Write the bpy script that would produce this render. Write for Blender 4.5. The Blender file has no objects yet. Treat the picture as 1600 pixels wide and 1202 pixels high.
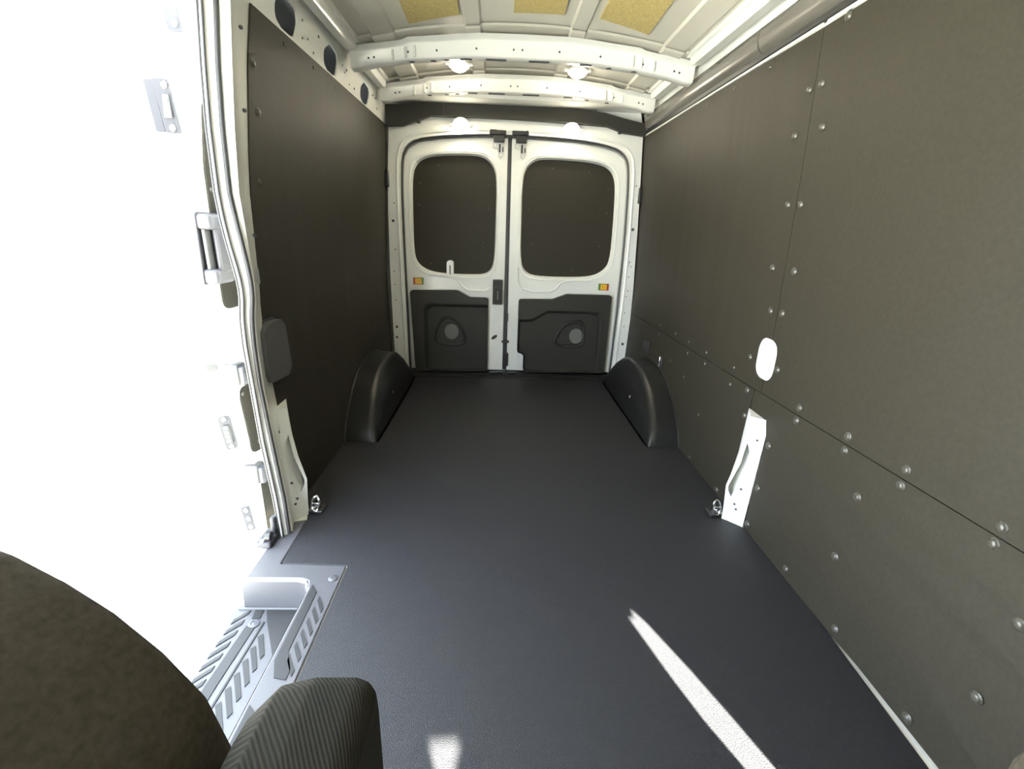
import bpy, bmesh, math, random
from mathutils import Vector, Matrix
from mathutils.geometry import tessellate_polygon
random.seed(4)
S = bpy.context.scene
COL = S.collection

# ------------------------------------------------------------------ camera
F_PX, PITCH, YAW, ROLL = 728.4, .324, .037, .033
CAM_POS = Vector((-.100, 0, 1.066))
def _cam_axes():
    cr, sr, cp, sp, cy, sy = math.cos(ROLL), math.sin(ROLL), math.cos(PITCH), math.sin(PITCH), math.cos(YAW), math.sin(YAW)
    def w(a, b, c):                        # image right, image down, forward
        u = a*cr + b*sr; v = -a*sr + b*cr
        y = cp*c - sp*v; z = -sp*c - cp*v
        return Vector((u*cy + y*sy, -u*sy + y*cy, z))
    return w(1, 0, 0), -w(0, 1, 0), -w(0, 0, 1)
r_, u_, b_ = _cam_axes()
cam = bpy.data.objects.new('camera', bpy.data.cameras.new('camera'))
cam.matrix_world = Matrix(((r_.x, u_.x, b_.x, CAM_POS.x), (r_.y, u_.y, b_.y, CAM_POS.y), (r_.z, u_.z, b_.z, CAM_POS.z), (0, 0, 0, 1)))
cam.data.sensor_width = 36; cam.data.lens = F_PX/1600*36; cam.data.clip_start = .01
COL.objects.link(cam); S.camera = cam

# ------------------------------------------------------------------ light
W = bpy.data.worlds.new('sky'); S.world = W; W.use_nodes = True
bg = W.node_tree.nodes['Background']
bg.inputs[0].default_value = (.78, .89, 1, 1); bg.inputs[1].default_value = 16
sun = bpy.data.objects.new('sun', bpy.data.lights.new('sun', 'SUN')); COL.objects.link(sun)
sun.data.energy = 330; sun.data.angle = .009; sun.data.color = (1, .96, .78)
SUN_DIR = Vector((-.4, 1, -.5*math.hypot(.4, 1))).normalized()
sun.rotation_euler = SUN_DIR.to_track_quat('-Z', 'Y').to_euler()
sun.location = (4, -8, 5)
vs = S.view_settings
vs.view_transform = 'Standard'; vs.look = 'None'; vs.exposure = .12; vs.gamma = 1; vs.use_curve_mapping = False
LAMP_STRENGTH = 120

# ------------------------------------------------------------------ materials
def mat(name, col, rough=.5, metal=0, spec=.5, coat=0, noise=None, bump=None, emit=None, streak=None, sheen=0):
    m = bpy.data.materials.new(name); m.use_nodes = True
    N = m.node_tree.nodes; L = m.node_tree.links; p = N['Principled BSDF']
    p.inputs['Base Color'].default_value = (*col, 1); p.inputs['Roughness'].default_value = rough
    p.inputs['Metallic'].default_value = metal; p.inputs['Specular IOR Level'].default_value = spec
    p.inputs['Coat Weight'].default_value = coat; p.inputs['Coat Roughness'].default_value = .12
    p.inputs['Sheen Weight'].default_value = sheen
    tc = N.new('ShaderNodeTexCoord')
    if noise:
        sc, amt = noise
        n = N.new('ShaderNodeTexNoise'); n.inputs['Scale'].default_value = sc; n.inputs['Detail'].default_value = 3
        L.new(tc.outputs['Object'], n.inputs['Vector'])
        r = N.new('ShaderNodeMapRange'); r.inputs['From Min'].default_value = .3; r.inputs['From Max'].default_value = .7
        r.inputs['To Min'].default_value = 1-amt; r.inputs['To Max'].default_value = 1+amt
        L.new(n.outputs['Fac'], r.inputs['Value'])
        mx = N.new('ShaderNodeMix'); mx.data_type = 'RGBA'; mx.blend_type = 'MULTIPLY'; mx.inputs['Factor'].default_value = 1
        mx.inputs['A'].default_value = (*col, 1); L.new(r.outputs[0], mx.inputs['B']); L.new(mx.outputs['Result'], p.inputs['Base Color'])
    nrm = None
    if bump:
        sc, st, dist = bump
        n = N.new('ShaderNodeTexNoise'); n.inputs['Scale'].default_value = sc; n.inputs['Detail'].default_value = 2
        L.new(tc.outputs['Object'], n.inputs['Vector'])
        b = N.new('ShaderNodeBump'); b.inputs['Strength'].default_value = st; b.inputs['Distance'].default_value = dist
        L.new(n.outputs['Fac'], b.inputs['Height']); nrm = b.outputs['Normal']
    if streak:                                    # slow waviness of a sheet, stretched along z
        sc, st, dist = streak
        mp = N.new('ShaderNodeMapping'); mp.inputs['Scale'].default_value = (1, 1, .12); L.new(tc.outputs['Object'], mp.inputs['Vector'])
        n = N.new('ShaderNodeTexNoise'); n.inputs['Scale'].default_value = sc; n.inputs['Detail'].default_value = 1.5
        L.new(mp.outputs[0], n.inputs['Vector'])
        b = N.new('ShaderNodeBump'); b.inputs['Strength'].default_value = st; b.inputs['Distance'].default_value = dist
        L.new(n.outputs['Fac'], b.inputs['Height'])
        if nrm: L.new(nrm, b.inputs['Normal'])
        nrm = b.outputs['Normal']
    if nrm: L.new(nrm, p.inputs['Normal'])
    if emit:
        p.inputs['Emission Color'].default_value = (*emit[0], 1); p.inputs['Emission Strength'].default_value = emit[1]
    return m
M = dict(
    white = mat('white_paint', (.82, .83, .79), .28, coat=.4, noise=(3, .03)),
    roofp = mat('primer_paint', (.46, .45, .40), .42, noise=(2.5, .06), bump=(60, .08, .002)),
    panel = mat('hardboard', (.0265, .0237, .0172), .55, spec=.20, noise=(90, .12), bump=(500, .15, .001), streak=(5, .25, .02)),
    floor = mat('vinyl_mat', (.0145, .015, .019), .52, spec=.38, noise=(500, .5), bump=(420, .8, .003)),
    trim = mat('moulded_plastic', (.028, .027, .023), .55, spec=.3, noise=(200, .1), bump=(600, .1, .0006)),
    arch = mat('arch_plastic', (.012, .012, .012), .33, spec=.4, bump=(500, .1, .0006)),
    step = mat('step_plastic', (.072, .072, .082), .42, noise=(300, .06), bump=(500, .1, .0006)),
    grip = mat('grip_rubber', (.010, .0105, .0125), .6, bump=(700, .3, .001)),
    black = mat('black_plastic', (.018, .018, .019), .35),
    gloss = mat('conduit_plastic', (.09, .085, .075), .25, bump=(20, .15, .004)),
    rubber = mat('seal_rubber', (.03, .03, .032), .5),
    void = mat('cavity_shade', (.06, .065, .08), .8),  # shade inside holes and gaps, put into a dark base colour
    zinc = mat('zinc', (.55, .55, .55), .32, metal=1, bump=(80, .1, .002)),
    chrome = mat('chrome', (.5, .5, .5), .16, metal=1),
    pin = mat('fastener_plastic', (.050, .047, .039), .28),
    foam = mat('damping_pad', (.40, .325, .13), .8, noise=(120, .2), bump=(150, .4, .003)),
    red = mat('reflector_red', (.38, .07, .03), .35),
    amber = mat('reflector_amber', (.85, .52, .03), .35),
    green = mat('reflector_green', (.09, .20, .06), .35),
    speaker = mat('speaker_grey', (.13, .13, .12), .6, noise=(400, .3)),
    padm = mat('pad_grey', (.065, .065, .065), .55, bump=(500, .1, .0006)),
    plated = mat('plated_steel', (.042, .042, .050), .5),
    handle = mat('handle_plastic', (.042, .040, .047), .45),
    lens = mat('lamp_lens', (.9, .9, .85), .2, emit=((1, .90, .68), LAMP_STRENGTH)),
    concrete = mat('concrete', (.45, .44, .41), .9, noise=(4, .1)),
    joint = mat('joint', (.10, .10, .09), .95),
    seat = mat('seat_cloth', (.038, .032, .024), .9, spec=.2, noise=(150, .25), bump=(500, .3, .001)),
    cab = mat('cab_lining', (.30, .29, .27), .8),
)
def twill():
    m = mat('twill_cloth', (.09, .085, .07), .9, spec=.12)
    N = m.node_tree.nodes; L = m.node_tree.links; p = N['Principled BSDF']; tc = [n for n in N if n.type == 'TEX_COORD'][0]
    mp = N.new('ShaderNodeMapping'); mp.inputs['Scale'].default_value = (1, .6, -.75); L.new(tc.outputs['Object'], mp.inputs[0])
    w = N.new('ShaderNodeTexWave'); w.bands_direction = 'DIAGONAL'; w.inputs['Scale'].default_value = 170; w.inputs['Distortion'].default_value = 1.2; w.inputs['Detail'].default_value = 3; w.inputs['Detail Scale'].default_value = 25
    L.new(mp.outputs[0], w.inputs[0])
    r = N.new('ShaderNodeValToRGB'); r.color_ramp.elements[0].color = (.009, .0085, .0065, 1); r.color_ramp.elements[1].color = (.026, .025, .0195, 1)
    L.new(w.outputs['Fac'], r.inputs[0]); L.new(r.outputs[0], p.inputs['Base Color'])
    b = N.new('ShaderNodeBump'); b.inputs['Strength'].default_value = .6; b.inputs['Distance'].default_value = .002
    L.new(w.outputs['Fac'], b.inputs['Height']); L.new(b.outputs[0], p.inputs['Normal'])
    return m
M['twill'] = twill()

# ------------------------------------------------------------------ helpers
def lerp_tab(v, A, B):
    if v <= A[0]: return B[0]
    for i in range(len(A)-1):
        if v <= A[i+1]:
            t = (v-A[i])/(A[i+1]-A[i]); return B[i]+(B[i+1]-B[i])*t
    return B[-1]
def link(name, verts, faces, m, parent=None, smooth=False, loc=None):
    me = bpy.data.meshes.new(name); me.from_pydata([tuple(v) for v in verts], [], faces); me.validate()
    bm = bmesh.new(); bm.from_mesh(me); bmesh.ops.remove_doubles(bm, verts=bm.verts, dist=1e-5)
    bmesh.ops.recalc_face_normals(bm, faces=bm.faces); bm.to_mesh(me); bm.free()
    me.materials.append(M[m])
    o = bpy.data.objects.new(name, me); COL.objects.link(o); o.parent = parent
    if smooth: shade(o)
    return o
def shade(o, ang=40):
    me = o.data
    for p in me.polygons: p.use_smooth = True
    me.set_sharp_from_angle(angle=math.radians(ang))
def bevel(o, w, seg=2, ang=35):
    b = o.modifiers.new('bevel', 'BEVEL'); b.width = w; b.segments = seg; b.limit_method = 'ANGLE'; b.angle_limit = math.radians(ang)
    for p in o.data.polygons: p.use_smooth = True
    o.data.set_sharp_from_angle(angle=math.radians(60))
    return o
def empty(name, loc=(0, 0, 0)):
    o = bpy.data.objects.new(name, None); o.location = loc; o.empty_display_size = .05; COL.objects.link(o); return o
def tag(o, label, cat, group=None, kind=None):
    o['label'] = label; o['category'] = cat
    if group: o['group'] = group
    if kind: o['kind'] = kind
    return o
def rpoly(pts, r, seg=5):
    """round the corners of a polygon; r a number or one per corner"""
    out = []; n = len(pts)
    for i, p in enumerate(pts):
        ri = r[i] if isinstance(r, (list, tuple)) else r
        a = Vector(pts[i-1]); b = Vector(p); c = Vector(pts[(i+1) % n])
        d1 = (a-b); d2 = (c-b); l1, l2 = d1.length, d2.length; d1.normalize(); d2.normalize()
        ang = d1.angle(d2, math.pi)
        if ri <= 0 or ang > 3.1: out.append((b.x, b.y)); continue
        t = min(ri/math.tan(ang/2), l1*.49, l2*.49)
        p0 = b+d1*t; p2 = b+d2*t
        for k in range(seg+1):
            s = k/seg; q = p0*(1-s)**2+b*2*s*(1-s)+p2*s*s; out.append((q.x, q.y))
    return out
def rrect(cx, cy, w, h, r, seg=5):
    return rpoly([(cx-w/2, cy-h/2), (cx+w/2, cy-h/2), (cx+w/2, cy+h/2), (cx-w/2, cy+h/2)], r, seg)
def chaikin(pts, it=2, closed=True):
    for _ in range(it):
        out = []; n = len(pts)
        for i in range(n if closed else n-1):
            a, b = pts[i], pts[(i+1) % n]
            out += [(a[0]*.75+b[0]*.25, a[1]*.75+b[1]*.25), (a[0]*.25+b[0]*.75, a[1]*.25+b[1]*.75)]
        pts = out if closed else [pts[0]]+out+[pts[-1]]
    return pts
def circle(cx, cy, r, n=16, ry=None):
    ry = ry or r
    return [(cx+r*math.cos(2*math.pi*k/n), cy+ry*math.sin(2*math.pi*k/n)) for k in range(n)]
def plate(name, outer, holes, w0, w1, mp, m, parent=None, cuts=(), axis=1, bev=0, smooth=False):
    """plate with holes in (u,v), thickness w0..w1, mp(u,v,w) -> xyz; cuts: extra lines so that it can bend"""
    loops = [outer]+list(holes)
    tri = tessellate_polygon([[Vector((a, b, 0)) for a, b in l] for l in loops])
    flat = [p for l in loops for p in l]
    bm = bmesh.new()
    vs_ = [bm.verts.new((a, b, 0)) for a, b in flat]
    for t in tri:
        try: bm.faces.new([vs_[i] for i in t])
        except ValueError: pass
    bmesh.ops.recalc_face_normals(bm, faces=bm.faces)
    for c in cuts:
        no = (0, 1, 0) if axis == 1 else (1, 0, 0); co = (0, c, 0) if axis == 1 else (c, 0, 0)
        bmesh.ops.bisect_plane(bm, geom=bm.verts[:]+bm.edges[:]+bm.faces[:], plane_co=co, plane_no=no)
    bm.verts.index_update()
    P = [v.co.copy() for v in bm.verts]; Fc = [[v.index for v in f.verts] for f in bm.faces]
    be = [(e.verts[0].index, e.verts[1].index) for e in bm.edges if len(e.link_faces) == 1]
    bm.free()
    n = len(P)
    verts = [mp(p.x, p.y, w0) for p in P]+[mp(p.x, p.y, w1) for p in P]
    faces = Fc+[[i+n for i in reversed(f)] for f in Fc]+[(a, b, b+n, a+n) for a, b in be]
    o = link(name, verts, faces, m, parent, smooth)
    if bev: bevel(o, bev)
    return o
def loft(name, rings, m, parent=None, closed=False, cap=False, smooth=True, ang=40):
    """rings: list of equal-length point lists"""
    n = len(rings[0]); verts = [p for r in rings for p in r]; faces = []
    for i in range(len(rings)-1):
        for j in range(n if closed else n-1):
            k = (j+1) % n
            faces.append((i*n+j, i*n+k, (i+1)*n+k, (i+1)*n+j))
    if cap:
        faces.append(list(range(n))); faces.append([(len(rings)-1)*n+j for j in range(n)])
    o = link(name, verts, faces, m, parent)
    if smooth: shade(o, ang)
    return o
def sweep(name, path, prof, m, parent=None, up=(0, 0, 1), cap=True, closed=False, smooth=True):
    path = [Vector(p) for p in path]; n = len(path); rings = []
    for i, p in enumerate(path):
        a = path[i-1] if (i > 0 or closed) else p; b = path[(i+1) % n] if (i < n-1 or closed) else p
        t = (b-a).normalized(); s = t.cross(Vector(up))
        if s.length < 1e-4: s = t.cross(Vector((1, 0, 0)))
        s.normalize(); q = s.cross(t)
        rings.append([p+s*x+q*y for x, y in prof])
    if closed: rings.append(rings[0])
    return loft(name, rings, m, parent, closed=True, cap=cap and not closed, smooth=smooth)
def box(name, c, s, m, parent=None, bev=0, rot=None, seg=2):
    cx, cy, cz = c; hx, hy, hz = s[0]/2, s[1]/2, s[2]/2
    V = [Vector((x, y, z)) for x in (-hx, hx) for y in (-hy, hy) for z in (-hz, hz)]
    if rot: R = Matrix.Rotation(rot[1], 3, rot[0]); V = [R @ v for v in V]
    V = [v+Vector(c) for v in V]
    o = link(name, V, [(0, 1, 3, 2), (4, 6, 7, 5), (0, 4, 5, 1), (2, 3, 7, 6), (0, 2, 6, 4), (1, 5, 7, 3)], m, parent)
    if bev: bevel(o, bev, seg)
    return o
def tubeprof(r, n=10): return [(r*math.cos(2*math.pi*k/n), r*math.sin(2*math.pi*k/n)) for k in range(n)]
def revolve(name, prof, m, parent, org, axis, n=16):
    """prof: (radius, height along axis)"""
    ax = Vector(axis).normalized(); s = ax.orthogonal().normalized(); t = ax.cross(s); o = Vector(org)
    rings = [[o+ax*h+(s*math.cos(2*math.pi*k/n)+t*math.sin(2*math.pi*k/n))*r for k in range(n)] for r, h in prof]
    return loft(name, rings, m, parent, closed=True, cap=True)

# side wall section, half width by height
ZZ = [-.1, 0, .5, .75, 1.26, 1.66, 1.9]; XX = [.865, .868, .883, .883, .862, .838, .80]
def wx(z, y=2):
    d = max(0, min(1, (1.1-y)/.5))*max(0, 1-z/.5)*.016
    return lerp_tab(z, ZZ, XX)-d
CUTS = [.1, .2, .3, .4, .5, .62, .75, .9, 1.05, 1.26, 1.45]
def mapR(y, z, w): return (wx(z, y)+w, y, z)
def mapL(y, z, w): return (-wx(z)-w, y, z)
YR = 3.41
def mapB(x, z, w): return (x, w, z)
def mapZ(x, y, w): return (x, y, w)

# screw heads share one mesh
def screw_mesh(r=.0105, h=.006, n=12, m='pin'):
    prof = [(r*1.25, 0), (r*1.2, h*.15), (r, h*.2), (r*.92, h*.6), (r*.65, h*.92), (r*.25, h)]
    V = []; Fa = []
    for q, hh in prof:
        V += [(q*math.cos(2*math.pi*k/n), q*math.sin(2*math.pi*k/n), hh) for k in range(n)]
    for i in range(len(prof)-1):
        for k in range(n): Fa.append((i*n+k, i*n+(k+1) % n, (i+1)*n+(k+1) % n, (i+1)*n+k))
    Fa.append([(len(prof)-1)*n+k for k in range(n)])
    me = bpy.data.meshes.new('screw'); me.from_pydata(V, [], Fa)
    for p in me.polygons: p.use_smooth = True
    me.materials.append(M[m]); return me
SCREW = screw_mesh(); SCREW_S = screw_mesh(.0065, .004); SCREW_Z = screw_mesh(.008, .004, m='zinc')
HOLE = None
def screw(p, nrm, parent, me=None, name='screw'):
    o = bpy.data.objects.new(name, me or SCREW); COL.objects.link(o); o.parent = parent
    o.rotation_euler = Vector(nrm).to_track_quat('Z', 'Y').to_euler(); o.location = p; return o
def hole_mesh():
    n = 10; V = [(.006*math.cos(2*math.pi*k/n), .006*math.sin(2*math.pi*k/n), .0006) for k in range(n)]+[(.006*math.cos(2*math.pi*k/n), .006*math.sin(2*math.pi*k/n), -.003) for k in range(n)]
    Fa = [list(range(n))]+[(k, (k+1) % n, n+(k+1) % n, n+k) for k in range(n)]
    me = bpy.data.meshes.new('bolt_hole'); me.from_pydata(V, [], Fa); me.materials.append(M['void']); return me  # dark disc stands in for the shaded hole
HOLE = hole_mesh()
def hole(p, nrm, parent, s=1):
    o = screw(p, nrm, parent, HOLE, 'bolt_hole'); o.scale = (s, s, 1); return o

# ================================================================== STRUCTURE
# ---- floor
floor = tag(empty('floor'), 'black speckled vinyl mat covering the whole van floor', 'floor', kind='structure')
fm = [(.868, 3.385), (.868, 1.6), (.812, 1.56), (.866, 1.500), (.8675, 1.3), (.8655, 1.05), (.845, .70), (.83, .45), (.80, .05), (-.30, .05), (-.568, .05), (-.570, .87), (-.573, 1.273), (-.789, 1.281), (-.800, 1.522), (-.812, 1.56), (-.868, 1.62), (-.868, 3.385)]
plate('vinyl_mat', fm, [], -.006, 0, mapZ, 'floor', floor, bev=.002)
plate('floor_pan', [(-.56, -1.3), (.90, -1.3), (.90, 3.56), (-.90, 3.56), (-.90, 1.3), (-.56, 1.29)], [], -.03, -.0065, mapZ, 'white', floor)
# crease of mat beside the right wall
# ---- right wall
wr = tag(empty('wall_right', (.9, 2, 0)), 'right side wall of the van lined with dark hardboard panels', 'wall', kind='structure')
wr.location = (0, 0, 0)
plate('body_side', [(-1.3, -.1), (3.56, -.1), (3.56, 1.80), (.1, 1.80), (.1, .1), (-1.3, .1)], [], .03, .04, lambda y, z, w: (wx(z)+w, y, z), 'void', wr, cuts=CUTS)  # side skin coloured dark to give the shade in the panel gaps
plate('pillar_plate', rrect(1.62, .64, .18, .20, .03), [], .0065, .012, mapR, 'white', wr)
ob_c, ob_w, ob_h = (1.620, .640), .126, .152
obl = rrect(*ob_c, ob_w, ob_h, .056, 8)
def halfnotch(side, yj):
    pts = [p for p in obl if (p[0] > yj if side > 0 else p[0] < yj)]
    return sorted(pts, key=lambda p: p[1])
# upper rear panel, joint at y = 1.603
nt = halfnotch(1, 1.6025); ntop = nt[-1][1]; nbot = nt[0][1]
ptR = [(1.6025, .515)]+[(1.6025, nbot)]+nt+[(1.6025, ntop)]+[(1.6025, 1.652), (3.395, 1.662), (3.395, .504)]
plate('wall_panel', ptR, [], 0, .006, mapR, 'panel', wr, cuts=CUTS)
nt2 = halfnotch(-1, 1.600)
ptF = [(1.600, .517), (.40, .530), (.40, 1.655), (1.600, 1.652)]+[(1.600, nt2[-1][1])]+nt2[::-1]+[(1.600, nt2[0][1])]
plate('wall_panel', ptF, [], 0, .006, mapR, 'panel', wr, cuts=CUTS)
ptLF = [(.40, .006), (.90, .006), (1.05, -.005), (1.506, -.005), (1.508, .386), (1.530, .437), (1.645, .438), (1.645, .5125), (1.598, .5145), (.40, .5275)]
plate('wall_panel', ptLF, [], 0, .006, mapR, 'panel', wr, cuts=CUTS)
ptLR = [(1.648, -.005), (3.395, -.005), (3.395, .5015), (1.648, .5125)]
plate('wall_panel', ptLR, [], -.001, .005, mapR, 'panel', wr, cuts=CUTS)
# white rocker edge that shows between mat and panel
scR = [(1.499,1.643),(1.88,1.629),(2.142,1.626),(2.397,1.623),(2.701,1.619),(2.891,1.615),(1.570,1.501),(1.628,1.499),(1.534,1.38),(1.67,1.379),(1.578,1.167),(1.648,1.169),(1.548,.96),(1.677,.96),(1.574,.816),(1.645,.813),(.740,.547),(.742,.508),(.963,.548),(.964,.505),(1.158,.545),(1.157,.503),(1.38,.544),(1.379,.5),(1.068,.408),(1.074,.21),(1.237,.028),(.995,.028),(.744,.030),(.653,.212),(.65,.40),(1.483,.357),(1.482,.185),(1.826,.473),(1.694,.494),(1.721,.621),(1.536,.625),(1.823,.547),(2.09,.542),(2.084,.49),(2.3,.544),(2.295,.485),(2.492,.545),(2.747,.54),(2.744,.485),(2.288,.36),(2.045,.247),(2.496,.39),(1.674,.396),(1.487,.026),(2.049,.02),(1.747,.018)]
for y, z in scR: screw((wx(z, y)-.0005, y, z), (-1, 0, .02), wr, SCREW if y < 1.75 else SCREW_S)

# ---- pillar feet (bright white metal, one on each side)
BZ = [-.02, .04, .15, .246, .345, .44]; BX = [.806, .806, .799, .822, .836, .842]
def pillar(sgn, parent):
    def mp(s, z, w):
        ax_, ay = wx(z)-.001, 1.511+max(0, z-.386)*.42
        bx_, by = lerp_tab(z, BZ, BX), 1.560+z*.02
        x = ax_+(bx_-ax_)*s+w*.75; y = ay+(by-ay)*s+w*.65
        return (sgn*x, y, z)
    hp = [(.55, .305), (.80, .335), (.80, .25), (.92, .135), (.74, .105), (.44, .215)]
    o = plate('pillar_foot', [(0, -.01), (1, -.01), (1, .15), (1, .25), (1, .435), (0, .435), (0, .386)], [rpoly(hp, .02, 3)], 0, .004, mp, 'white', parent, cuts=(.05, .1, .15, .2, .246, .3, .345, .4), smooth=True)
    rings = []
    for z in (-.01, .04, .15, .246, .345, .435):
        a = mp(1, z, 0); rings.append([a, (a[0]+sgn*.012, a[1]+.012, z), (sgn*wx(z), 1.655, z)])
    loft('pillar_return', rings, 'white', o, smooth=False)
    link('pillar_cap', [mp(0, .435, 0), mp(1, .435, 0), (sgn*wx(.435), 1.655, .435)], [(0, 1, 2)], 'white', o)
    plate('pillar_recess', [(-.1, .08), (1.1, .08), (1.1, .36), (-.1, .36)], [], .035, .037, mp, 'white', o)
    for s, z in ((.35, .355), (.45, .06), (.55, .08), (.4, .15)):
        q = mp(s, z, -.0005); hole(q, (-sgn*.7, -.7, 0), o, .8)
    return o
pillar(1, wr)
# ---- left wall
wl = tag(empty('wall_left'), 'left side wall behind the sliding door, one tall dark panel', 'wall', kind='structure')
plate('body_side', [(1.63, -.1), (3.56, -.1), (3.56, 1.68), (1.63, 1.68)], [], .012, .03, lambda y, z, w: (-wx(z)-w, y, z), 'white', wl, cuts=CUTS)
plp = [(1.672, -.005), (3.395, -.005), (3.395, 1.668), (1.664, 1.664), (1.622, 1.5), (1.572, 1.146), (1.562, .82), (1.572, .62), (1.60, .30), (1.640, .14)]
plate('wall_panel', plp, [], 0, .008, mapL, 'panel', wl, cuts=CUTS)
for y, z in ((1.65,1.509),(1.661,1.382),(1.632,1.178),(1.878,1.632),(2.142,1.635),(2.405,1.632),(2.729,1.630),(2.923,1.629)):
    screw((-wx(z)+.0005, y, z), (1, 0, .02), wl, SCREW if y < 1.75 else SCREW_S)
pillar(-1, wl)
# C pillar: inner face, seal flange and jamb face
Z2 = [-.02, .042, .135, .358, .563, .69, .772, .851, .908, .999, 1.139, 1.301, 1.452, 1.591, 1.75]; X2 = [.820, .823, .824, .839, .850, .850, .846, .833, .833, .836, .841, .828, .811, .794, .772]
ZK = [-.02, .053, .144, .365, .568, .694, .774, .852, .909, 1.0, 1.069, 1.137, 1.297, 1.446, 1.584, 1.75]; XK = [.827, .829, .830, .844, .855, .855, .850, .837, .837, .846, .854, .860, .853, .840, .822, .800]
Z1 = [-.02, .053, .157, .374, .574, .698, .778, .855, .91, .999, 1.068, 1.135, 1.293, 1.439, 1.576, 1.75]; X1 = [.845, .847, .850, .864, .869, .872, .869, .858, .861, .874, .881, .884, .879, .867, .852, .832]
zs = [-.02+1.77*k/46 for k in range(47)]
rings = []
for z in zs:
    a = lerp_tab(z, Z2, X2)
    pf = lerp_tab(z, [0, .14, .3, .62, .82, 1.146, 1.5, 1.66], [1.60, 1.63, 1.60, 1.575, 1.565, 1.575, 1.625, 1.665])
    rings.append([(-a, 1.452, z), (-a-.006, 1.462, z), (-(a*.5+wx(z)*.5)-.004, 1.53, z), (-wx(z)-.010, pf+.02, z)])
loft('pillar_inner', rings, 'white', wl)
rings = []
for z in zs:
    a = lerp_tab(z, Z2, X2); b = lerp_tab(z, ZK, XK); c = lerp_tab(z, Z1, X1)
    rings.append([(-a-.001, 1.453, z), (-(a*.4+b*.6), 1.442, z), (-b, 1.440, z), (-(b*.5+c*.5), 1.427, z), (-c, 1.420, z), (-c-.006, 1.427, z), (-c-.02, 1.56, z), (-c-.05, 1.66, z)])
loft('pillar_jamb', rings, 'white', wl)
for y, z, x in ((1.53, 1.36, .835), (1.51, 1.02, .845), (1.53, 1.56, .815)): hole((-x+.003, y, z), (.8, -.5, 0), wl, .9)
plate('pillar_slot', rrect(1.500, .900, .016, .05, .007), [], 0, .003, lambda y, z, w: (-.847+w, y, z), 'zinc', wl)
# rear corner of wall
# ---- seals
seal = tag(empty('door_seal', (-.84, 1.44, 0)), 'black rubber weatherstrip round the sliding door opening', 'seal')
seal.location = (0, 0, 0)
zsl = [-.01+1.76*k/60 for k in range(61)]
sweep('seal_bulb', [(-lerp_tab(z, ZK, XK), 1.436, z) for z in zsl], tubeprof(.0065), 'rubber', seal, up=(0, 1, 0))
sweep('seal_lip', [(-lerp_tab(z, Z1, X1)+.005, 1.416, z) for z in zsl], tubeprof(.0032, 8), 'rubber', seal, up=(0, 1, 0))
sweep('seal_lip', [(-lerp_tab(z, Z1, X1)-.006, 1.416, z) for z in zsl], tubeprof(.0036, 8), 'rubber', seal, up=(0, 1, 0))
sweep('seal_carrier', [(-lerp_tab(z, Z1, X1), 1.419, z) for z in zsl], tubeprof(.0045, 8), 'white', seal, up=(0, 1, 0))

# ---- ceiling
ce = tag(empty('ceiling'), 'bare grey painted roof skin with cross bows and ribs', 'ceiling', kind='structure')
def zr(x):
    z = 1.908-.09*(x/.8)**2
    for c, w in ((-.23, .030), (.23, .030), (-.62, .045), (.66, .045)):
        d = abs(x-c)
        z -= .010*max(0, min(1, (w+.008-d)/.008))
    return z
xs = sorted(set([round(-.86+1.72*k/60, 4) for k in range(61)]+[c+s*(w+e) for c, w in ((-.23, .03), (.23, .03), (-.62, .045), (.66, .045)) for s in (-1, 1) for e in (0, .008)]))
rings = [[(x, y, zr(x)) for x in xs] for y in (-1.3, 0, 1, 2.44)]
loft('roof_skin', rings, 'roofp', ce, ang=12)
rings = [[(x, y, zr(x)) for x in xs] for y in (2.44, 3.05, 3.56)]
loft('roof_skin', rings, 'roofp', ce, ang=12)
rings = [[(x, y, 1.955-.10*(x/.8)**2) if abs(x) < .861 else 0 for x in [-.86+1.72*k/30 for k in range(31)]] for y in (-1.35, 3.55)]
loft('roof_outer', rings, 'white', ce)
for s in (-1, 1):
    loft('roof_edge', [[(s*.858, y, 1.85), (s*.90, y, 1.76), (s*.915, y, 1.60)] for y in (-1.35, 3.55)], 'white', ce, smooth=False)
# raised bands where skin meets the bows
for y in (2.40, 3.0):
    rings = [[(x, y, zr(x)-.004) for x in xs if abs(x) < .76], [(x, y+.012, zr(x)-.010) for x in xs if abs(x) < .76], [(x, y+.12, zr(x)-.010) for x in xs if abs(x) < .76]]
    loft('roof_flange', rings, 'roofp', ce, ang=15)
# foam pads
for pts in ([(-.490, 1.80), (-.498, 2.353), (-.280, 2.304), (-.277, 1.80)], [(-.061, 1.80), (-.058, 2.291), (.149, 2.280), (.142, 1.80)], [(.308, 1.80), (.295, 2.275), (.518, 2.338), (.511, 1.80)]):
    xm = [min(p[0] for p in pts)+.02*k for k in range(1, 12)]
    plate('foam_pad', pts, [], -.001, -.008, lambda x, y, w: (x, y, zr(x)+w), 'foam', ce, cuts=xm, axis=0)
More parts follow.
